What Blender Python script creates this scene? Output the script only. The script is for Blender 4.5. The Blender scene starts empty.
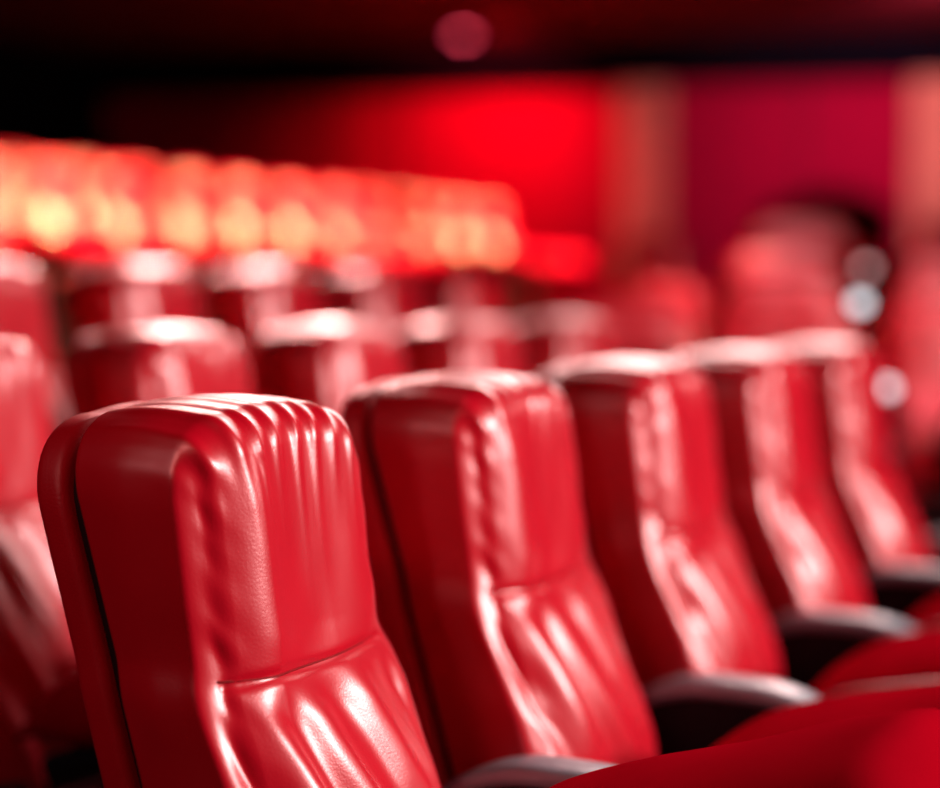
import bpy, bmesh, math, random
from mathutils import Vector, Matrix, noise
random.seed(7)
C = bpy.context.scene
COL = C.collection
PI = math.pi

# ------------------------------------------------------------------ camera, world, lights
CAM_H = 1.17
FPX = 1650.0
cam = bpy.data.objects.new('camera', bpy.data.cameras.new('camera'))
COL.objects.link(cam); C.camera = cam
cam.data.sensor_width = 36.0
cam.data.lens = FPX/940*36
PITCH = math.atan(104/FPX)
cam.location = (0, 0, CAM_H)
cam.rotation_euler = (PI/2-PITCH, 0, 0)
cam.data.dof.use_dof = True
cam.data.dof.focus_distance = 1.60
cam.data.dof.aperture_fstop = 1.15
cam.data.dof.aperture_ratio = 1.0
cam.data.clip_end = 60

w = bpy.data.worlds.new('world'); C.world = w; w.use_nodes = True
w.node_tree.nodes['Background'].inputs[0].default_value = (0.5, 0.02, 0.04, 1)
w.node_tree.nodes['Background'].inputs[1].default_value = 0.05
C.view_settings.view_transform = 'Standard'; C.view_settings.look = 'None'
C.view_settings.gamma = 1; C.view_settings.use_curve_mapping = False
C.view_settings.exposure = 0.0

def aim(o, tgt):
    o.rotation_euler = (Vector(tgt)-o.location).to_track_quat('-Z', 'Y').to_euler()
def area(name, loc, tgt, size, power, col, sy=None):
    l = bpy.data.lights.new(name, 'AREA'); l.energy = power; l.color = col; l.size = size
    if sy: l.shape = 'RECTANGLE'; l.size_y = sy
    o = bpy.data.objects.new(name, l); COL.objects.link(o); o.location = loc; aim(o, tgt); return o
def spot(name, loc, tgt, angle, power, col, blend=0.6, rad=0.1):
    l = bpy.data.lights.new(name, 'SPOT'); l.energy = power; l.color = col
    l.spot_size = math.radians(angle); l.spot_blend = blend; l.shadow_soft_size = rad
    o = bpy.data.objects.new(name, l); COL.objects.link(o); o.location = loc; aim(o, tgt); return o
KEY = area('screen_side_key', (5.0, 1.3, 2.5), (-0.1, 2.0, 0.95), 0.95, 195, (1.0, 0.58, 0.56)); KEY.data.spread = math.radians(125)
BACK = area('house_back_light', (0.9, 5.1, 2.5), (0.0, 2.2, 1.0), 1.7, 20, (1.0, 0.66, 0.62)); BACK.data.spread = math.radians(70)
TOPL = area('overhead_house_light', (-2.2, 0.0, 3.5), (-0.2, 2.2, 1.0), 2.0, 5, (1.0, 0.45, 0.45)); TOPL.data.spread = math.radians(90)
B2 = area('second_row_light', (-1.0, 6.6, 2.9), (-0.9, 4.2, 1.15), 0.8, 20, (1.0, 0.50, 0.46)); B2.data.spread = math.radians(36)
WL = area('wing_fill_light', (2.4, 3.6, 3.55), (1.4, 6.8, 1.1), 1.2, 28, (1.0, 0.22, 0.26)); WL.data.spread = math.radians(70)  # added fill without a fixture, brightens the far wing
for i_, (x_, y_) in enumerate(((-0.75, 7.7), (0.45, 9.9), (1.85, 12.4))):
    spot('upper_tier_spot', (x_, y_, 3.6), (x_-1.75, y_+0.96, 1.5), 60, (3300, 3900, 4500)[i_], (1.0, 0.88, 0.38), 0.7)
spot('head_side_fill', (-1.5, -0.6, 3.3), (-0.22, 1.55, 1.08), 17, 110, (1.0, 0.25, 0.22), 1.0, 0.3)  # added spot, its cone edge grades the nearest chair's side darker downward
spot('aisle_end_fill', (2.0, 5.6, 3.5), (0.75, 7.7, 1.25), 24, 900, (1.0, 0.62, 0.5), 0.8)  # added to brighten the two chairs below the pillar
spot('wall_wash', (0.35, 15.7, 3.6), (0.20, 17.4, 2.6), 105, 460, (1.0, 0.03, 0.07), 1.0)
spot('purple_accent', (3.9, 13.0, 3.5), (3.9, 16.8, 2.7), 80, 560, (0.95, 0.28, 0.50), 1.0)

# ------------------------------------------------------------------ materials
def mat(name, col, rough=0.5, spec=0.5, metal=0.0, sheen=0.0, emis=None, es=0.0, var=0.0, vscale=20, bump=0.0, bscale=300, coat=0.0, sheent=(1,0.7,0.7,1)):
    m = bpy.data.materials.new(name); m.use_nodes = True
    nt = m.node_tree; b = nt.nodes['Principled BSDF']
    b.inputs['Base Color'].default_value = (*col, 1); b.inputs['Roughness'].default_value = rough
    b.inputs['Specular IOR Level'].default_value = spec; b.inputs['Metallic'].default_value = metal
    b.inputs['Sheen Weight'].default_value = sheen; b.inputs['Sheen Roughness'].default_value = 0.35
    b.inputs['Sheen Tint'].default_value = sheent; b.inputs['Coat Weight'].default_value = coat
    b.inputs['Coat Roughness'].default_value = 0.3
    if emis: b.inputs['Emission Color'].default_value = (*emis, 1); b.inputs['Emission Strength'].default_value = es
    tc = nt.nodes.new('ShaderNodeTexCoord')
    if var:
        n = nt.nodes.new('ShaderNodeTexNoise'); n.inputs['Scale'].default_value = vscale; n.inputs['Detail'].default_value = 4
        r = nt.nodes.new('ShaderNodeValToRGB')
        r.color_ramp.elements[0].position = 0.3; r.color_ramp.elements[1].position = 0.7
        r.color_ramp.elements[0].color = (*[c*(1-var) for c in col], 1); r.color_ramp.elements[1].color = (*[min(1, c*(1+var)) for c in col], 1)
        nt.links.new(tc.outputs['Object'], n.inputs['Vector']); nt.links.new(n.outputs['Fac'], r.inputs['Fac'])
        nt.links.new(r.outputs['Color'], b.inputs['Base Color'])
    if bump:
        n = nt.nodes.new('ShaderNodeTexNoise'); n.inputs['Scale'].default_value = bscale; n.inputs['Detail'].default_value = 3
        bp = nt.nodes.new('ShaderNodeBump'); bp.inputs['Strength'].default_value = bump; bp.inputs['Distance'].default_value = 0.002
        nt.links.new(tc.outputs['Object'], n.inputs['Vector']); nt.links.new(n.outputs['Fac'], bp.inputs['Height'])
        nt.links.new(bp.outputs['Normal'], b.inputs['Normal'])
    return m
M = {}
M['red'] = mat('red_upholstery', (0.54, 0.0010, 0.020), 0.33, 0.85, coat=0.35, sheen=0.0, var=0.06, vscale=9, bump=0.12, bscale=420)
M['seat'] = mat('red_seat_shaded', (0.34, 0.0015, 0.012), 0.7, 0.0, var=0.06, vscale=9, bump=0.12, bscale=420)  # same upholstery, darkened and without gloss to put shade into the seats
M['shell'] = mat('red_shell_fabric', (0.50, 0.0010, 0.018), 0.42, 0.5, sheen=0.0, var=0.08, vscale=12, bump=0.25, bscale=420)
M['dark'] = mat('dark_gap', (0.012, 0.004, 0.006), 0.7, 0.3, var=0.2)
M['thread'] = mat('red_thread', (0.22, 0.002, 0.006), 0.6, 0.3, var=0.2, vscale=90)
M['black'] = mat('black_plastic', (0.005, 0.008, 0.012), 0.55, 0.15, bump=0.1, bscale=600, var=0.1)
M['cap'] = mat('grey_armrest_pad', (0.22, 0.40, 0.46), 0.30, 0.8, var=0.1)  # blue-grey sheen of the dark armrest put into the pad colour
M['steel'] = mat('black_steel', (0.015, 0.015, 0.018), 0.4, 0.5, metal=0.6, var=0.1)
M['carpet'] = mat('dark_carpet', (0.035, 0.004, 0.008), 0.95, 0.1, var=0.3, vscale=60)
M['wall'] = mat('red_wall_panel', (0.42, 0.003, 0.045), 0.8, 0.1, var=0.06, vscale=3)
M['ceil'] = mat('dark_red_ceiling', (0.16, 0.006, 0.014), 0.8, 0.2, var=0.1, vscale=2)
M['blackwall'] = mat('black_wall', (0.003, 0.004, 0.007), 1.0, 0.1, var=0.2, vscale=3)
M['tan'] = mat('tan_wood', (0.75, 0.42, 0.20), 0.7, 0.1, var=0.15, vscale=5)
M['olive'] = mat('olive_panel', (0.05, 0.045, 0.03), 0.6, 0.3, var=0.2, vscale=6)
M['globe'] = mat('disc_glow', (0.6, 0.65, 0.68), 0.4, 0.4, emis=(0.80, 0.86, 0.92), es=2.4, var=0.05)  # glow of the added globes that stand in for pale blurred discs
M['globe_dim'] = mat('disc_glow_dim', (0.6, 0.5, 0.5), 0.4, 0.4, emis=(0.9, 0.5, 0.5), es=2.0, var=0.05)
M['lamp'] = mat('lamp_glass', (0.3, 0.02, 0.05), 0.4, 0.3, emis=(1.0, 0.06, 0.12), es=9.0, var=0.05)

# ------------------------------------------------------------------ helpers
def obj(name, bm, m, parent=None, smooth=True):
    me = bpy.data.meshes.new(name)
    bmesh.ops.recalc_face_normals(bm, faces=bm.faces[:])
    if smooth:
        for f in bm.faces: f.smooth = True
    bm.to_mesh(me); bm.free()
    me.materials.append(m)
    o = bpy.data.objects.new(name, me); COL.objects.link(o)
    if parent: o.parent = parent
    return o
def tag(o, label, cat, group=None):
    o['label'] = label; o['category'] = cat
    if group: o['group'] = group
    return o
def struct(name, bm, m, smooth=False):
    o = obj(name, bm, m, None, smooth); o['kind'] = 'structure'; return o
def empty(name, loc=(0,0,0), rz=0):
    o = bpy.data.objects.new(name, None); COL.objects.link(o); o.empty_display_size = 0.1
    o.location = loc; o.rotation_euler = (0, 0, rz); return o
def box(bm, c, s, bev=0.0, seg=2, rot=None):
    r = bmesh.ops.create_cube(bm, size=1.0)
    vs = r['verts']
    for v in vs: v.co = Vector((v.co.x*s[0], v.co.y*s[1], v.co.z*s[2]))
    if bev:
        es = list({e for v in vs for e in v.link_edges})
        rr = bmesh.ops.bevel(bm, geom=es, offset=bev, segments=seg, profile=0.5, affect='EDGES')
        vs = list({v for v in rr['verts']} | {v for v in vs if v.is_valid})
    for v in vs:
        if rot is not None: v.co = rot @ v.co
        v.co = v.co + Vector(c)
    return vs
def copy_tree(o, parent=None):
    c = o.copy(); COL.objects.link(c); c.parent = parent
    for ch in o.children: 
        copy_tree(ch, c)
    return c
def sstep(a, b, x):
    t = max(0, min(1, (x-a)/(b-a))); return t*t*(3-2*t)
def interp(tab, x):
    if x <= tab[0][0]: 
        (x0, y0), (x1, y1) = tab[0], tab[1]
    elif x >= tab[-1][0]:
        (x0, y0), (x1, y1) = tab[-2], tab[-1]
    else:
        for i in range(len(tab)-1):
            if tab[i][0] <= x <= tab[i+1][0]:
                (x0, y0), (x1, y1) = tab[i], tab[i+1]; break
    t = (x-x0)/(x1-x0); return y0+(y1-y0)*t

# ------------------------------------------------------------------ row frame
TH = math.atan((1373-470)/FPX)
R = Vector((math.sin(TH), math.cos(TH), 0)); N = Vector((math.cos(TH), -math.sin(TH), 0))
RZ = PI/2-TH
def rowpt(s, p, z=0): return R*s+N*p+Vector((0, 0, z))
PITCHS = 0.527

# ------------------------------------------------------------------ chair (local: +x along the row away from camera, front = -y)
ZT = 1.054; ZB = 0.40
def q_rear(z): return 0.30*(1.0-z)+0.06*max(0, z-0.98)
FR = [(0.40, 0.36), (0.645, 0.303), (0.72, 0.270), (0.775, 0.243), (0.81, 0.231), (0.87, 0.222), (0.98, 0.208), (1.06, 0.196)]
def q_front(z):
    # smoothed
    return sum(interp(FR, z+d) for d in (-0.03, -0.015, 0, 0.015, 0.03))/5
def halfw(z, top, shoulder):
    return top + shoulder*sstep(0.85, 0.80, z)
def outline(npts, hw, shoulder, zb, zt, rc, inset):
    """rounded-top outline, points (u, z); starts bottom centre, goes round"""
    pts = []
    # sample the base outline densely then resample
    H = hw
    dense = []
    rb = 0.05
    def sh(z): return shoulder*sstep(0.83, 0.78, z)
    n = 40
    for i in range(n+1): dense.append((-(H+shoulder-rb)*i/n, zb))
    for i in range(1, 13):
        a = i/12*PI/2; dense.append((-(H+shoulder-rb)-rb*math.sin(a), zb+rb-rb*math.cos(a)))
    for i in range(1, 121):
        z = zb+rb+(zt-rc-zb-rb)*i/120; dense.append((-(H+sh(z)), z))
    for i in range(1, 31):
        a = i/30*PI/2
        e = 0.9
        dense.append((-(H-rc)-rc*math.cos(a)**e, zt-rc+rc*math.sin(a)**e))
    for i in range(1, 41): dense.append((-(H-rc)*(1-i/40), zt + 0.006*math.sin(PI/2*i/40)))
    full = [(x+0.7*shoulder*sstep(0.83, 0.78, z)*(-x/(H+shoulder)), z) for x, z in dense] + [(-x, z) for x, z in reversed(dense[1:-1])]
    # inset along normals
    m = len(full); out = []
    if inset:
        for i in range(m):
            x0, z0 = full[i-1]; x1, z1 = full[(i+1) % m]
            tx, tz = x1-x0, z1-z0; l = math.hypot(tx, tz) or 1
            nx, nz = tz/l, -tx/l       # inward for this direction
            if 0.6 < full[i][1] < zt-rc: nx, nz = (-1.0 if full[i][0] > 0 else 1.0), 0.0
            out.append((full[i][0]+nx*inset, full[i][1]+nz*inset))
        full = out
    # resample by arclength of the un-inset one would be nicer; index-based resampling keeps rings aligned
    L = [0]
    base = dense + [(-x, z) for x, z in reversed(dense[1:-1])]
    for i in range(m): L.append(L[-1]+math.dist(base[i], base[(i+1) % m]))
    res = []; j = 0
    for k in range(npts):
        t = L[-1]*k/npts
        while L[j+1] < t: j += 1
        f = (t-L[j])/max(1e-9, L[j+1]-L[j])
        a = full[j]; b = full[(j+1) % m]
        res.append((a[0]+(b[0]-a[0])*f, a[1]+(b[1]-a[1])*f))
    return res
def slab(npts, hw, shoulder, zb, zt, rc, d0, d1, r0, r1, ncap=24, crown=0.0, nside=8, nc=8, frontmode=False):
    """d0/d1: functions z->forward distance of rear and front; r0/r1 edge radii. returns bmesh"""
    bm = bmesh.new()
    rings = []
    med = (0.62, zt-hw*0.9)
    def ring(inset, depthf):
        pts = outline(npts, hw, shoulder, zb, zt, rc, inset)
        return [bm.verts.new((u, -depthf(z), z)) for u, z in pts]
    def cap(inset, depthf, order, crownv):
        pts = outline(npts, hw, shoulder, zb, zt, rc, inset)
        out = []
        for i in range(1, ncap+1):
            t = i/ncap; rr = []
            if i == ncap: t = 1-0.4/ncap
            for u, z in pts:
                mz = max(med[0]-0.05, min(med[1], z)); mu = 0
                uu = u+(mu-u)*t; zz = z+(mz-z)*t
                g = min(1, (1-(1-t)**2))
                rr.append(bm.verts.new((uu, -(depthf(zz)+crownv*g), zz)))
            out.append(rr)
        return out
    # rear cap from center outward
    rc_ = cap(r0, d0, 0, 0.0)
    rings += rc_[::-1]
    for i in range(nc+1):
        a = i/nc*PI/2
        rings.append(ring(r0*(1-math.sin(a)), lambda z, a=a: d0(z)+r0*(1-math.cos(a))))
    for i in range(1, nside):
        t = i/nside
        rings.append(ring(-0.004*math.sin(PI*t) if frontmode else 0, lambda z, t=t: (d0(z)+r0)*(1-t)+(d1(z)-r1)*t))
    for i in range(nc+1):
        a = i/nc*PI/2
        rings.append(ring(r1*(1-math.cos(a)), lambda z, a=a: d1(z)-r1+r1*math.sin(a)))
    rings += cap(r1, d1, 1, crown)
    for a, b in zip(rings[:-1], rings[1:]):
        for k in range(npts):
            k2 = (k+1) % npts
            bm.faces.new((a[k], a[k2], b[k2], b[k]))
    for r_ in (rings[0], rings[-1]):
        for k in range(npts//2):
            a, b, c, d = r_[k], r_[k+1], r_[(npts-k-1) % npts], r_[(npts-k) % npts]
            vs = []
            for v in (a, b, c, d):
                if v not in vs: vs.append(v)
            bm.faces.new(vs)
    return bm

SEAMZ = 0.805
def wrinkle(u, z, fr, hw, seed):
    """outward displacement of the cushion at across u, height z; fr = how much it faces forward 0..1"""
    nz = lambda x, y: noise.noise(Vector((x+seed*7.3, y, seed*3.1)))
    d = 0.0
    t = ZT-z
    # gathers radiating from the top edge
    uu = u*(1+0.8*t) + 0.010*nz(u*14, z*5)
    g = 0.5+0.5*math.sin(uu*2*PI/0.034 + 2.2*nz(u*17, 2.0))
    g = g**2.6-0.30
    amp = 0.0115*math.exp(-max(0, t-0.012)/(0.028+0.03*nz(u*13, 8)))*(0.55+1.1*abs(nz(u*25, 5)))
    d += g*amp*(0.25+0.75*fr)
    # raised bolsters along both sides of the front
    tl = max(0.0, min(1.0, (u+hw)/0.085)); e2 = (u-hw+0.022)/0.028
    e = (u+hw-0.070)/0.034
    if u > 0.02: d -= fr*0.016*((u-0.02)/(hw-0.02))**2
    d -= fr*0.024*(1-tl)**1.2*sstep(ZT+0.02, ZT-0.08, z)
    d += fr*(0.007*math.exp(-e*e))*sstep(ZT-0.01, ZT-0.09, z)
    # puckers along the near and far front corners
    for sgn, k in ((-1, 1.0), (1, 0.5)):
        e = (u-sgn*(hw-0.022))/0.020
        p = nz(z*30+u*26, 1+sgn)*1.5
        d += k*0.0034*p*math.exp(-e*e)*(0.2+0.8*fr)*sstep(0.50, 0.60, z)
    # seam and pillow either side
    s = z-(SEAMZ+0.008*(u/hw)**2)
    ins = (1-sstep(hw-0.045, hw-0.015, u))*(1-sstep(hw-0.020, hw-0.005, -u))
    d += fr*ins*(-0.0042*math.exp(-(s/0.005)**2) - 0.002*math.exp(-(abs(s)/0.012)))
    lo = sstep(SEAMZ+0.002, SEAMZ-0.05, z); hi_ = sstep(SEAMZ-0.002, SEAMZ+0.04, z)
    # pull folds in the lower panel: run down and away from the near corner
    q = (u+hw) - (SEAMZ-z)*0.42
    d += fr*0.0055*math.sin(q*2*PI/0.095+1.2*nz(u*5, z*4))*lo
    d += fr*0.0030*nz(q*34, z*7)*lo
    # soft channels in the upper panel
    q = u+0.10*(z-0.9)+0.012*nz(z*7, 3)
    d += fr*0.0035*math.cos((q+0.07)*2*PI/0.19)*hi_
    d += fr*0.0028*nz(u*16, z*4+4)*hi_
    # side panel diagonal drag lines
    d += (1-fr)*0.0025*nz(u*4+z*16, z*5-u*8)*sstep(1.0, 0.75, z)
    d += 0.0016*nz(u*20, z*12)
    return d

def make_back_cushion(hw, seed, npts, ncap, wamp=1.0):
    T = q_front
    bm = slab(npts, hw, 0.022, ZB, ZT, 0.085, lambda z: q_rear(z)+0.050, T, 0.012, 0.038, ncap=ncap, crown=0.0, nside=12, nc=12, frontmode=True)
    bmesh.ops.recalc_face_normals(bm, faces=bm.faces[:])
    bm.normal_update()
    mv = []
    for v in bm.verts:
        n = v.normal
        fr = max(0.0, -n.y)
        d0 = q_rear(v.co.z)+0.05
        away = sstep(0.0, 0.05, -v.co.y-d0)
        mv.append(n*wrinkle(v.co.x, v.co.z, fr, hw, seed)*away*wamp)
    for v, m_ in zip(bm.verts, mv): v.co += m_
    return bm

SEATL = 0.54
def make_highlight_welt(hw):
    """added welt along the upper edge of the seat, drawn for its lit rim line"""
    path = []
    for side in (-1, 1):
        pts = []
        for j in range(2, 33):
            t = j/34
            top = 0.095*math.sin(min(1, t/0.30)*PI/2)**0.7 - 0.02 + 0.010*t
            if t > 0.9: top -= 0.06*((t-0.9)/0.1)**2
            bot = -0.055+0.035*(1-sstep(0, .25, t))
            if t > 0.9: bot += 0.03*((t-0.9)/0.1)**2
            mid = (top+bot)/2; h = (top-bot)/2
            wv = hw*(0.90+0.10*sstep(0, 0.3, t)-0.12*sstep(0.8, 1, t))
            a = math.radians(33)
            x = wv*math.cos(a)**0.62; zz = math.sin(a)**0.75*h+0.012*(1-(x/wv)**2)
            pts.append(Vector((side*x, -t*SEATL, mid+zz)))
        path += pts if side < 0 else pts[::-1]
    bm = bmesh.new(); rings = []
    for i, p in enumerate(path):
        d = (path[min(i+1, len(path)-1)]-path[max(i-1, 0)]).normalized()
        a = d.cross(Vector((0, 0, 1))).normalized(); b = d.cross(a)
        rings.append([bm.verts.new(p+a*0.0045*math.cos(k*PI/4)+b*0.0045*math.sin(k*PI/4)) for k in range(8)])
    for A, B in zip(rings[:-1], rings[1:]):
        for k in range(8): bm.faces.new((A[k], A[(k+1) % 8], B[(k+1) % 8], B[k]))
    bm.faces.new(rings[0][::-1]); bm.faces.new(rings[-1])
    return bm
def make_seat(hw):
    """seat cushion, hinge at local origin (rear), runs forward (-y); crowned top"""
    bm = bmesh.new()
    L = SEATL; nx, ny = 20, 34
    def prof(t):    # t 0..1 rear to front: top height and bottom height
        top = 0.095*math.sin(min(1, t/0.30)*PI/2)**0.7 - 0.02 + 0.010*t
        if t > 0.9: top -= 0.06*((t-0.9)/0.1)**2
        bot = -0.055+0.035*(1-sstep(0, .25, t))
        if t > 0.9: bot += 0.03*((t-0.9)/0.1)**2
        return top, bot
    ringsv = []
    for j in range(ny+1):
        t = j/ny; top, bot = prof(t)
        mid = (top+bot)/2; h = (top-bot)/2
        wv = hw*(0.90+0.10*sstep(0, 0.3, t)-0.12*sstep(0.8, 1, t)) 
        rr = []
        m = 48
        for k in range(m):
            a = 2*PI*k/m
            ca, sa = math.cos(a), math.sin(a)
            e = 0.62 if sa > 0 else 0.36
            x = wv*math.copysign(abs(ca)**e, ca); zz = math.copysign(abs(sa)**0.75, sa)*h
            if sa > 0: zz += 0.012*(1-(x/wv)**2)
            if sa > 0: zz += 0.0035*noise.noise(Vector((x*9, t*6, 3)))
            rr.append(bm.verts.new((x, -t*L, mid+zz)))
        ringsv.append(rr)
    for a, b in zip(ringsv[:-1], ringsv[1:]):
        for k in range(48):
            bm.faces.new((a[k], a[(k+1) % 48], b[(k+1) % 48], b[k]))
    bm.faces.new(ringsv[0][::-1]); bm.faces.new(ringsv[-1])
    return bm
def make_seat_pan(hw):
    bm = bmesh.new()
    vs = box(bm, (0, -0.25, -0.062), (hw*1.9, 0.44, 0.035), 0.014, 3)
    return bm
def make_arm_pad():
    bm = bmesh.new()
    L = 0.30; n = 26; m = 20; rings = []
    for j in range(n+1):
        t = j/n
        y = -t*L
        # arched: rises from the back, long flat crown, dips at the tip
        zc = 0.0+0.040*math.sin(min(1, t/0.45)*PI/2) - 0.026*max(0, (t-0.62)/0.38)**2
        hh = 0.0145*math.sqrt(max(0.02, 1-((t-0.5)/0.5)**6))
        wv = 0.033*math.sqrt(max(0.03, 1-((t-0.5)/0.5)**8))
        rr = []
        for k in range(m):
            a = 2*PI*k/m; ca, sa = math.cos(a), math.sin(a)
            rr.append(bm.verts.new((wv*math.copysign(abs(ca)**0.6, ca), y, zc+hh*math.copysign(abs(sa)**0.7, sa))))
        rings.append(rr)
    for a, b in zip(rings[:-1], rings[1:]):
        for k in range(m): bm.faces.new((a[k], a[(k+1) % m], b[(k+1) % m], b[k]))
    bm.faces.new(rings[0][::-1]); bm.faces.new(rings[-1])
    return bm
def make_arm_body():
    """curved plastic panel under the pad, thick slab with an arched top edge"""
    bm = bmesh.new()
    top = []; bot = []; n = 22
    for j in range(n+1):
        t = j/n
        zc = 0.0+0.040*math.sin(min(1, t/0.45)*PI/2) - 0.026*max(0, (t-0.62)/0.38)**2
        top.append((-t*0.285-0.004, zc-0.008)); bot.append((-t*0.20-0.01, -0.075-0.02*math.sin(PI*t)))
    prof = top+bot[::-1]
    hw = 0.026
    A = [bm.verts.new((-hw, y, z)) for y, z in prof]; B = [bm.verts.new((hw, y, z)) for y, z in prof]
    m = len(prof)
    for k in range(m): bm.faces.new((A[k], A[(k+1) % m], B[(k+1) % m], B[k]))
    for k in range(n):
        a, b, c, d = k, k+1, m-2-k, m-1-k
        bm.faces.new((A[a], A[b], A[c], A[d])); bm.faces.new((B[d], B[c], B[b], B[a]))
    return bm
def make_pillar():
    bm = bmesh.new()
    box(bm, (0, -0.12, 0.285), (0.045, 0.13, 0.53), 0.008)
    box(bm, (0, -0.12, 0.010), (0.06, 0.30, 0.020), 0.006)
    return bm

SEATQ = 0.385; SEATZ = 0.535; ARMX = 0.0
def make_chair(hw, hi, armside=None):
    t = empty('cinema_chair')
    npts, ncap = (420, 64) if hi else (150, 30)
    sh = obj('back_shell', slab(200, hw+0.004, 0.010, 0.36, ZT-0.006, 0.095, q_rear, lambda z: q_rear(z)+0.040, 0.014, 0.010, ncap=8, nside=3, nc=5), M['shell'], t)
    gp = obj('back_core', slab(160, hw-0.010, 0.006, 0.38, ZT-0.020, 0.085, lambda z: q_rear(z)+0.036, lambda z: q_rear(z)+0.056, 0.002, 0.002, ncap=3, nside=2, nc=2), M['dark'], t)
    bc = obj('back_cushion', make_back_cushion(hw, 1.0, npts, ncap, 1.0 if hi else 0.35), M['red'], t)
    # stitched seam thread lying in the groove
    bm = bmesh.new()
    rings = []; nn = 60; ux = hw-0.020
    for i in range(nn+1):
        u = -ux+(2*ux-0.022)*i/nn
        z = SEAMZ+0.008*(u/hw)**2
        y = -(q_front(z)+wrinkle(u, z, 1.0, hw, 1.0)+0.0006)
        rings.append([bm.verts.new((u, y+0.0012*math.cos(a), z+0.0012*math.sin(a))) for a in (0, PI/3, 2*PI/3, PI, 4*PI/3, 5*PI/3)])
    for a, b in zip(rings[:-1], rings[1:]):
        for k in range(6): bm.faces.new((a[k], a[(k+1) % 6], b[(k+1) % 6], b[k]))
    bm.faces.new(rings[0][::-1]); bm.faces.new(rings[-1])
    obj('seam', bm, M['thread'], bc)
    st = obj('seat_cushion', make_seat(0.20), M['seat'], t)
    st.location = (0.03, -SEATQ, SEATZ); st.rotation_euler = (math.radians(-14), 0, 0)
    obj('highlight_welt', make_highlight_welt(0.20), M['red'], st)  # added to give the highlight line along the seat edge
    obj('seat_pan', make_seat_pan(0.185), M['black'], st)
    ap = obj('armrest', make_arm_body(), M['black'], t, smooth=False)
    ap.location = (PITCHS/2+0.012, -0.215, 0.585)
    obj('armrest_pad', make_arm_pad(), M['cap'], ap)
    pl = obj('pedestal', make_pillar(), M['steel'], t); pl.location = (PITCHS/2+0.012, -0.2, 0)
    # cross bracket joins back, seat hinge and pedestal
    bm = bmesh.new()
    box(bm, (0.037, -0.34, 0.425), (0.43, 0.035, 0.035), 0.005)
    pb = obj('cross_beam', bm, M['steel'], t)
    return t

HW = 0.155
proto = make_chair(HW, True)
def place(s, p, z, label, group, rz=None, tilt=None, loc=None):
    o = copy_tree(proto)
    o.location = loc if loc is not None else rowpt(s, p, z)
    o.rotation_euler = (0, 0, RZ if rz is None else rz)
    tag(o, label, 'chair', group)
    if tilt is not None:
        for ch in o.children:
            if ch.name.startswith('seat_cushion'): ch.rotation_euler = (math.radians(-tilt), 0, 0)
    return o

ORD = ['first', 'second', 'third', 'fourth', 'fifth', 'sixth', 'seventh', 'eighth', 'ninth', 'tenth', 'eleventh', 'twelfth', 'thirteenth', 'fourteenth', 'fifteenth', 'sixteenth']
P0 = -1.13
lab1 = ['large sharp red cinema chair nearest the camera, with gathered folds along its top',
        'red cinema chair just behind and right of the sharp nearest one',
        'third red cinema chair along the front row, middle of its five',
        'fourth red cinema chair along the front row, next to last before its far end',
        'last and smallest red cinema chair at the far right end of the front row']
tilts = [17, 14, 11, 10, 10]
for k in range(5):
    o = place(1.178+HW+PITCHS*k-(0.010 if k == 4 else 0), P0, 0, lab1[k], 'front row of cinema chairs', tilt=tilts[k])
    for ch in o.children:
        if ch.name.startswith('seat_cushion') and k == 0: ch.location.y = -0.345; ch.location.z += 0.035; ch.location.x = 0.04
        if ch.name.startswith('armrest') and k == 0: ch.location.z += 0.015
lab2 = ['blurred red chair cut off by the left frame edge in the second row',
        'blurred red chair behind the sharp chair, second from left in the second row',
        'blurred red chair in the second row, third from the left edge',
        'blurred red chair in the second row behind the front row\'s second chair top',
        'blurred red chair at the right end of the second row']
for j, s in enumerate([1.63, 2.15, 2.70, 3.25, 3.80]):
    place(s+HW, -1.99, 0.042, lab2[j], 'second row of cinema chairs')
for j in range(5):
    place(3.196-0.63+HW+0.56*j, -2.865, 0.175, 'out-of-focus red chair, %s from the left in the third row' % ORD[j], 'third row of cinema chairs', tilt=10)
for j in range(11):
    place(6.20+0.56*j, -6.42, 0.81, 'blurred chair glowing orange, %s from the left in the upper tier front row' % ORD[j], 'orange-lit upper row of cinema chairs', tilt=2)
for j in range(11):
    place(6.9+0.56*j, -7.35, 0.93, 'dim red blurred chair, %s from the left in the topmost row' % ORD[j], 'topmost row of cinema chairs', tilt=2)

# far wing, facing the camera
proto_wing = make_chair(0.235, False)
wused = False
wing_lab = ['nearest', 'second', 'third', 'rearmost']
wing_pos = ['left', 'middle', 'right']
WING = [(5.4, 305, 0), (6.4, 277, 0.0), (7.4, 250, 0), (8.4, 217, 0.1)]
for i, (Z, ytop, off) in enumerate(WING):
    ztop = CAM_H+(290-ytop)*Z/FPX
    for j, xc in enumerate([620, 778, 950]):
        if i and not j: continue
        ZZ = 6.5 if j == 0 else Z
        X = (xc-470)/FPX*ZZ+off
        o = proto_wing if not wused else copy_tree(proto_wing); wused = True
        o.location = (X, ZZ+0.15, ztop-ZT); o.rotation_euler = (0, 0, math.radians(3))
        tag(o, 'blurred dull red chair, %s one in the %s row of the far wing' % (wing_pos[j], wing_lab[i]), 'chair', 'chairs of the far wing')
        for ch in o.children:
            if ch.name.startswith('seat_cushion'): ch.rotation_euler = (math.radians(-33), 0, 0)

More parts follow.
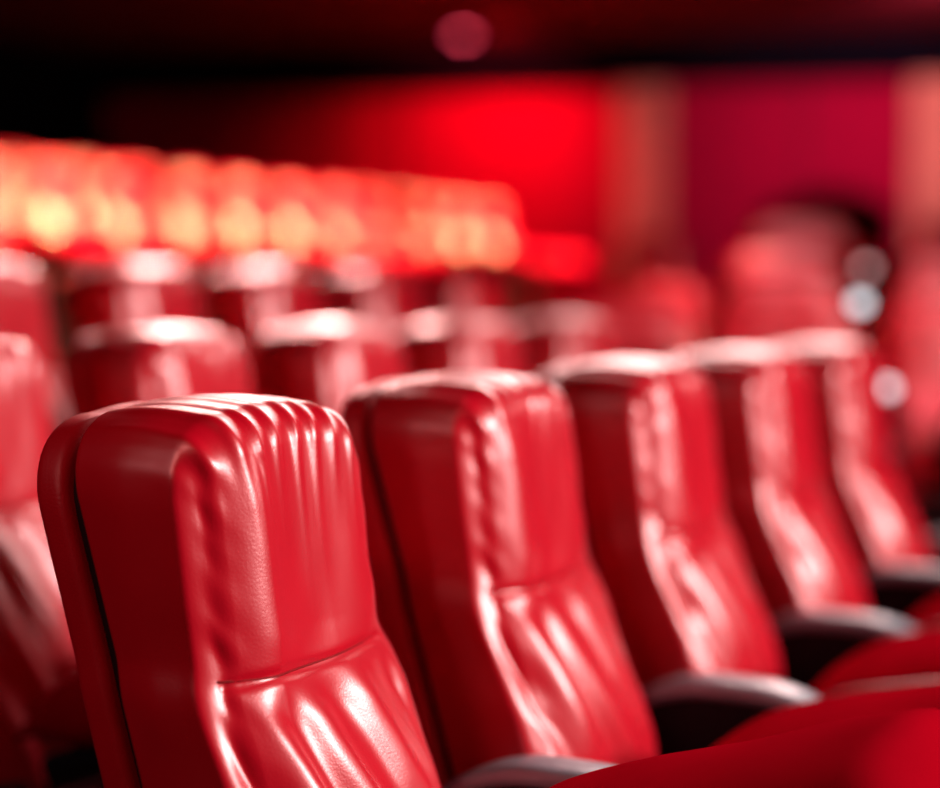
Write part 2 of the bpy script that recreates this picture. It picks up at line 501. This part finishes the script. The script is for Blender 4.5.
# chairs at the aisle end, beside the pale wall pillar
for px, Z, yt, lb in ((660, 8.9, 236, 'pink-lit blurred chair directly below the tan pillar'), (672, 7.6, 282, 'pinkish blurred chair in front of the one below the tan pillar')):
    o = place(0, 0, 0, lb, 'aisle-end chairs', rz=math.radians(-20), loc=((px-470)/FPX*Z, Z, CAM_H+(290-yt)/FPX*Z-ZT))
# the first built chair is only the pattern for the copies
def drop(o):
    for ch in list(o.children): drop(ch)
    bpy.data.objects.remove(o)
drop(proto)

# added posts with glowing globes for the pale discs between the two right-hand columns of the far wing
for px, py, Y, zb, lb in ((887, 388, 4.6, 0.0, 'slim black added post with a pale glowing globe, nearest and lowest of the three'),
                      (859, 303, 4.5, 0.0, 'slim black added post with a pale glowing globe, middle of the three'),
                      (865, 268, 6.62, 0.0, 'slim black added post with a dim pale glowing globe, highest and farthest')):
    X = (px-470)/FPX*Y; z = CAM_H+(290-py)/FPX*Y
    P = empty('glow_post', (X, Y, 0)); tag(P, lb, 'light post', 'added glowing posts')
    bm = bmesh.new(); bmesh.ops.create_cone(bm, segments=20, radius1=0.013, radius2=0.011, depth=z-0.02, cap_ends=True)
    for v in bm.verts: v.co.z += (z-0.02)/2
    obj('post', bm, M['black'], P)
    bm = bmesh.new(); bmesh.ops.create_uvsphere(bm, u_segments=20, v_segments=12, radius=0.024)
    for v in bm.verts: v.co.z = v.co.z*0.8+z
    obj('glow_globe', bm, M['globe_dim'] if py == 268 else M['globe'], P)

# ------------------------------------------------------------------ setting
def quadbox(bm, pts, z0, z1):
    A = [bm.verts.new((p.x, p.y, z0)) for p in pts]; B = [bm.verts.new((p.x, p.y, z1)) for p in pts]
    n = len(pts)
    for k in range(n): bm.faces.new((A[k], A[(k+1) % n], B[(k+1) % n], B[k]))
    bm.faces.new(A[::-1]); bm.faces.new(B)
def tier(name, s0, s1, p0, p1, z, m=None):
    bm = bmesh.new(); quadbox(bm, [rowpt(s0, p0), rowpt(s1, p0), rowpt(s1, p1), rowpt(s0, p1)], -0.3, z)
    return struct(name, bm, m or M['carpet'])
bm = bmesh.new(); quadbox(bm, [Vector((-14, -4, 0)), Vector((12, -4, 0)), Vector((12, 19, 0)), Vector((-14, 19, 0))], -0.35, 0.0)
struct('floor', bm, M['carpet'])
tier('trim_1', -2, 4.3, -2.10, -1.20, 0.042)
tier('trim_2', -2, 5.3, -2.98, -2.10, 0.175)
tier('trim_3', -2, 14.3, -4.60, -2.98, 0.25) if False else None
tier('trim_4', -1, 14.4, -6.60, -5.40, 0.81)
tier('trim_5', -1, 14.4, -12.3, -6.60, 0.93)
for i, (Z, ytop, off) in enumerate(WING):
    zb = CAM_H+(290-ytop)*Z/FPX-ZT
    y0 = Z-0.75; y1 = WING[i+1][0]-0.75 if i < 3 else 9.3
    bm = bmesh.new(); x0 = 0.35 if i < 2 else 0.55
    quadbox(bm, [Vector((0.15, y0, 0)), Vector((6, y0, 0)), Vector((6, y1, 0)), Vector((0.15, y1, 0))], -0.3, max(0.01, zb))
    struct('trim_%d' % (6+i), bm, M['carpet'])

# side wall across the hall, slightly turned
def wallpt(X): return Vector((X, 17.5-0.2*X, 0))
WD = (wallpt(1)-wallpt(0)).normalized(); WN = Vector((WD.y, -WD.x, 0))  # WN towards camera
ZC = CAM_H+2.55
bm = bmesh.new(); a, b = wallpt(-9), wallpt(9)
quadbox(bm, [a, b, b-WN*0.3, a-WN*0.3], -0.3, ZC+0.1)
struct('wall_far', bm, M['wall'])
bm = bmesh.new()
quadbox(bm, [a+WN*0.25, b+WN*0.25, b, a], CAM_H+2.10, ZC)
struct('trim_10', bm, M['blackwall'])
bm = bmesh.new(); quadbox(bm, [Vector((-14, -4, 0)), Vector((12, -4, 0)), Vector((12, 21, 0)), Vector((-14, 21, 0))], ZC, ZC+0.2)
struct('ceiling', bm, M['ceil'])
bm = bmesh.new(); quadbox(bm, [rowpt(-2, -12.3), rowpt(19, -12.3), rowpt(19, -12.6), rowpt(-2, -12.6)], -0.3, ZC)
struct('wall_rear', bm, M['blackwall'])
# pilasters and seams on the wall, placed by the sight line that meets the wall
def wall_at(px):
    t = (px-470)/FPX; Y = 17.5/(1+0.2*t); return Vector((t*Y, Y, 0))
def pil(name, px0, px1, m, z0, z1, d=0.08):
    a, b = wall_at(px0), wall_at(px1)
    bm = bmesh.new(); quadbox(bm, [a+WN*d, b+WN*d, b, a], z0, z1); return struct(name, bm, m)
pil('trim_11', 617, 668, M['tan'], 0, CAM_H+2.10, 0.12)
pil('trim_12', 907, 985, M['tan'], 0, CAM_H+2.10, 0.12)
for i, px in enumerate((330, 402, 800)): pil('trim_%d' % (13+i), px, px+2.5, M['dark'], 0, CAM_H+2.1, 0.012)

# ceiling downlight
t = (463-470)/FPX; Yl = (ZC-CAM_H)*FPX/(290-36)
L = empty('ceiling_light', (t*Yl, Yl, ZC)); tag(L, 'round dim red downlight in the dark ceiling', 'ceiling light')
bm = bmesh.new(); bmesh.ops.create_cone(bm, segments=32, radius1=0.08, radius2=0.08, depth=0.02, cap_ends=True)
for v in bm.verts: v.co.z -= 0.022
obj('diffuser', bm, M['lamp'], L, smooth=False)
bm = bmesh.new()
prof = [(0.11, -0.001), (0.11, -0.03), (0.12, -0.034), (0.15, -0.012), (0.15, -0.001)]
rg = []
for k in range(40):
    a = 2*PI*k/40; rg.append([bm.verts.new((r*math.cos(a), r*math.sin(a), z)) for r, z in prof])
for k in range(40):
    A, B = rg[k], rg[(k+1) % 40]
    for q in range(5): bm.faces.new((A[q], A[(q+1) % 5], B[(q+1) % 5], B[q]))
obj('rim', bm, M['black'], L)

# curved olive partition at the foot of the far wall
Pn = empty('partition', (3.05, 14.0, 0)); tag(Pn, 'dark olive-brown curved partition standing before the purple-red wall', 'partition')
def curved(r0, r1, z0, z1f, a0, a1, n=28):
    bm = bmesh.new(); ring = []
    for i in range(n+1):
        t = i/n; a = a0+(a1-a0)*t; zt = z1f(t)
        ring.append([bm.verts.new((r*math.sin(a), 1.4-r*math.cos(a), z)) for r, z in ((r0, z0), (r1, z0), (r1, zt), (r0, zt))])
    for A, B in zip(ring[:-1], ring[1:]):
        for k in range(4): bm.faces.new((A[k], A[(k+1) % 4], B[(k+1) % 4], B[k]))
    bm.faces.new(ring[0][::-1]); bm.faces.new(ring[-1]); return bm
top_ = lambda t: 1.80+0.20*math.sin(PI*t)
obj('panel', curved(1.34, 1.40, 0.0, top_, -0.42, 0.42), M['olive'], Pn, smooth=False)
obj('top_rail', curved(1.32, 1.42, 1.76, lambda t: top_(t)+0.03, -0.43, 0.43), M['olive'], Pn, smooth=False)
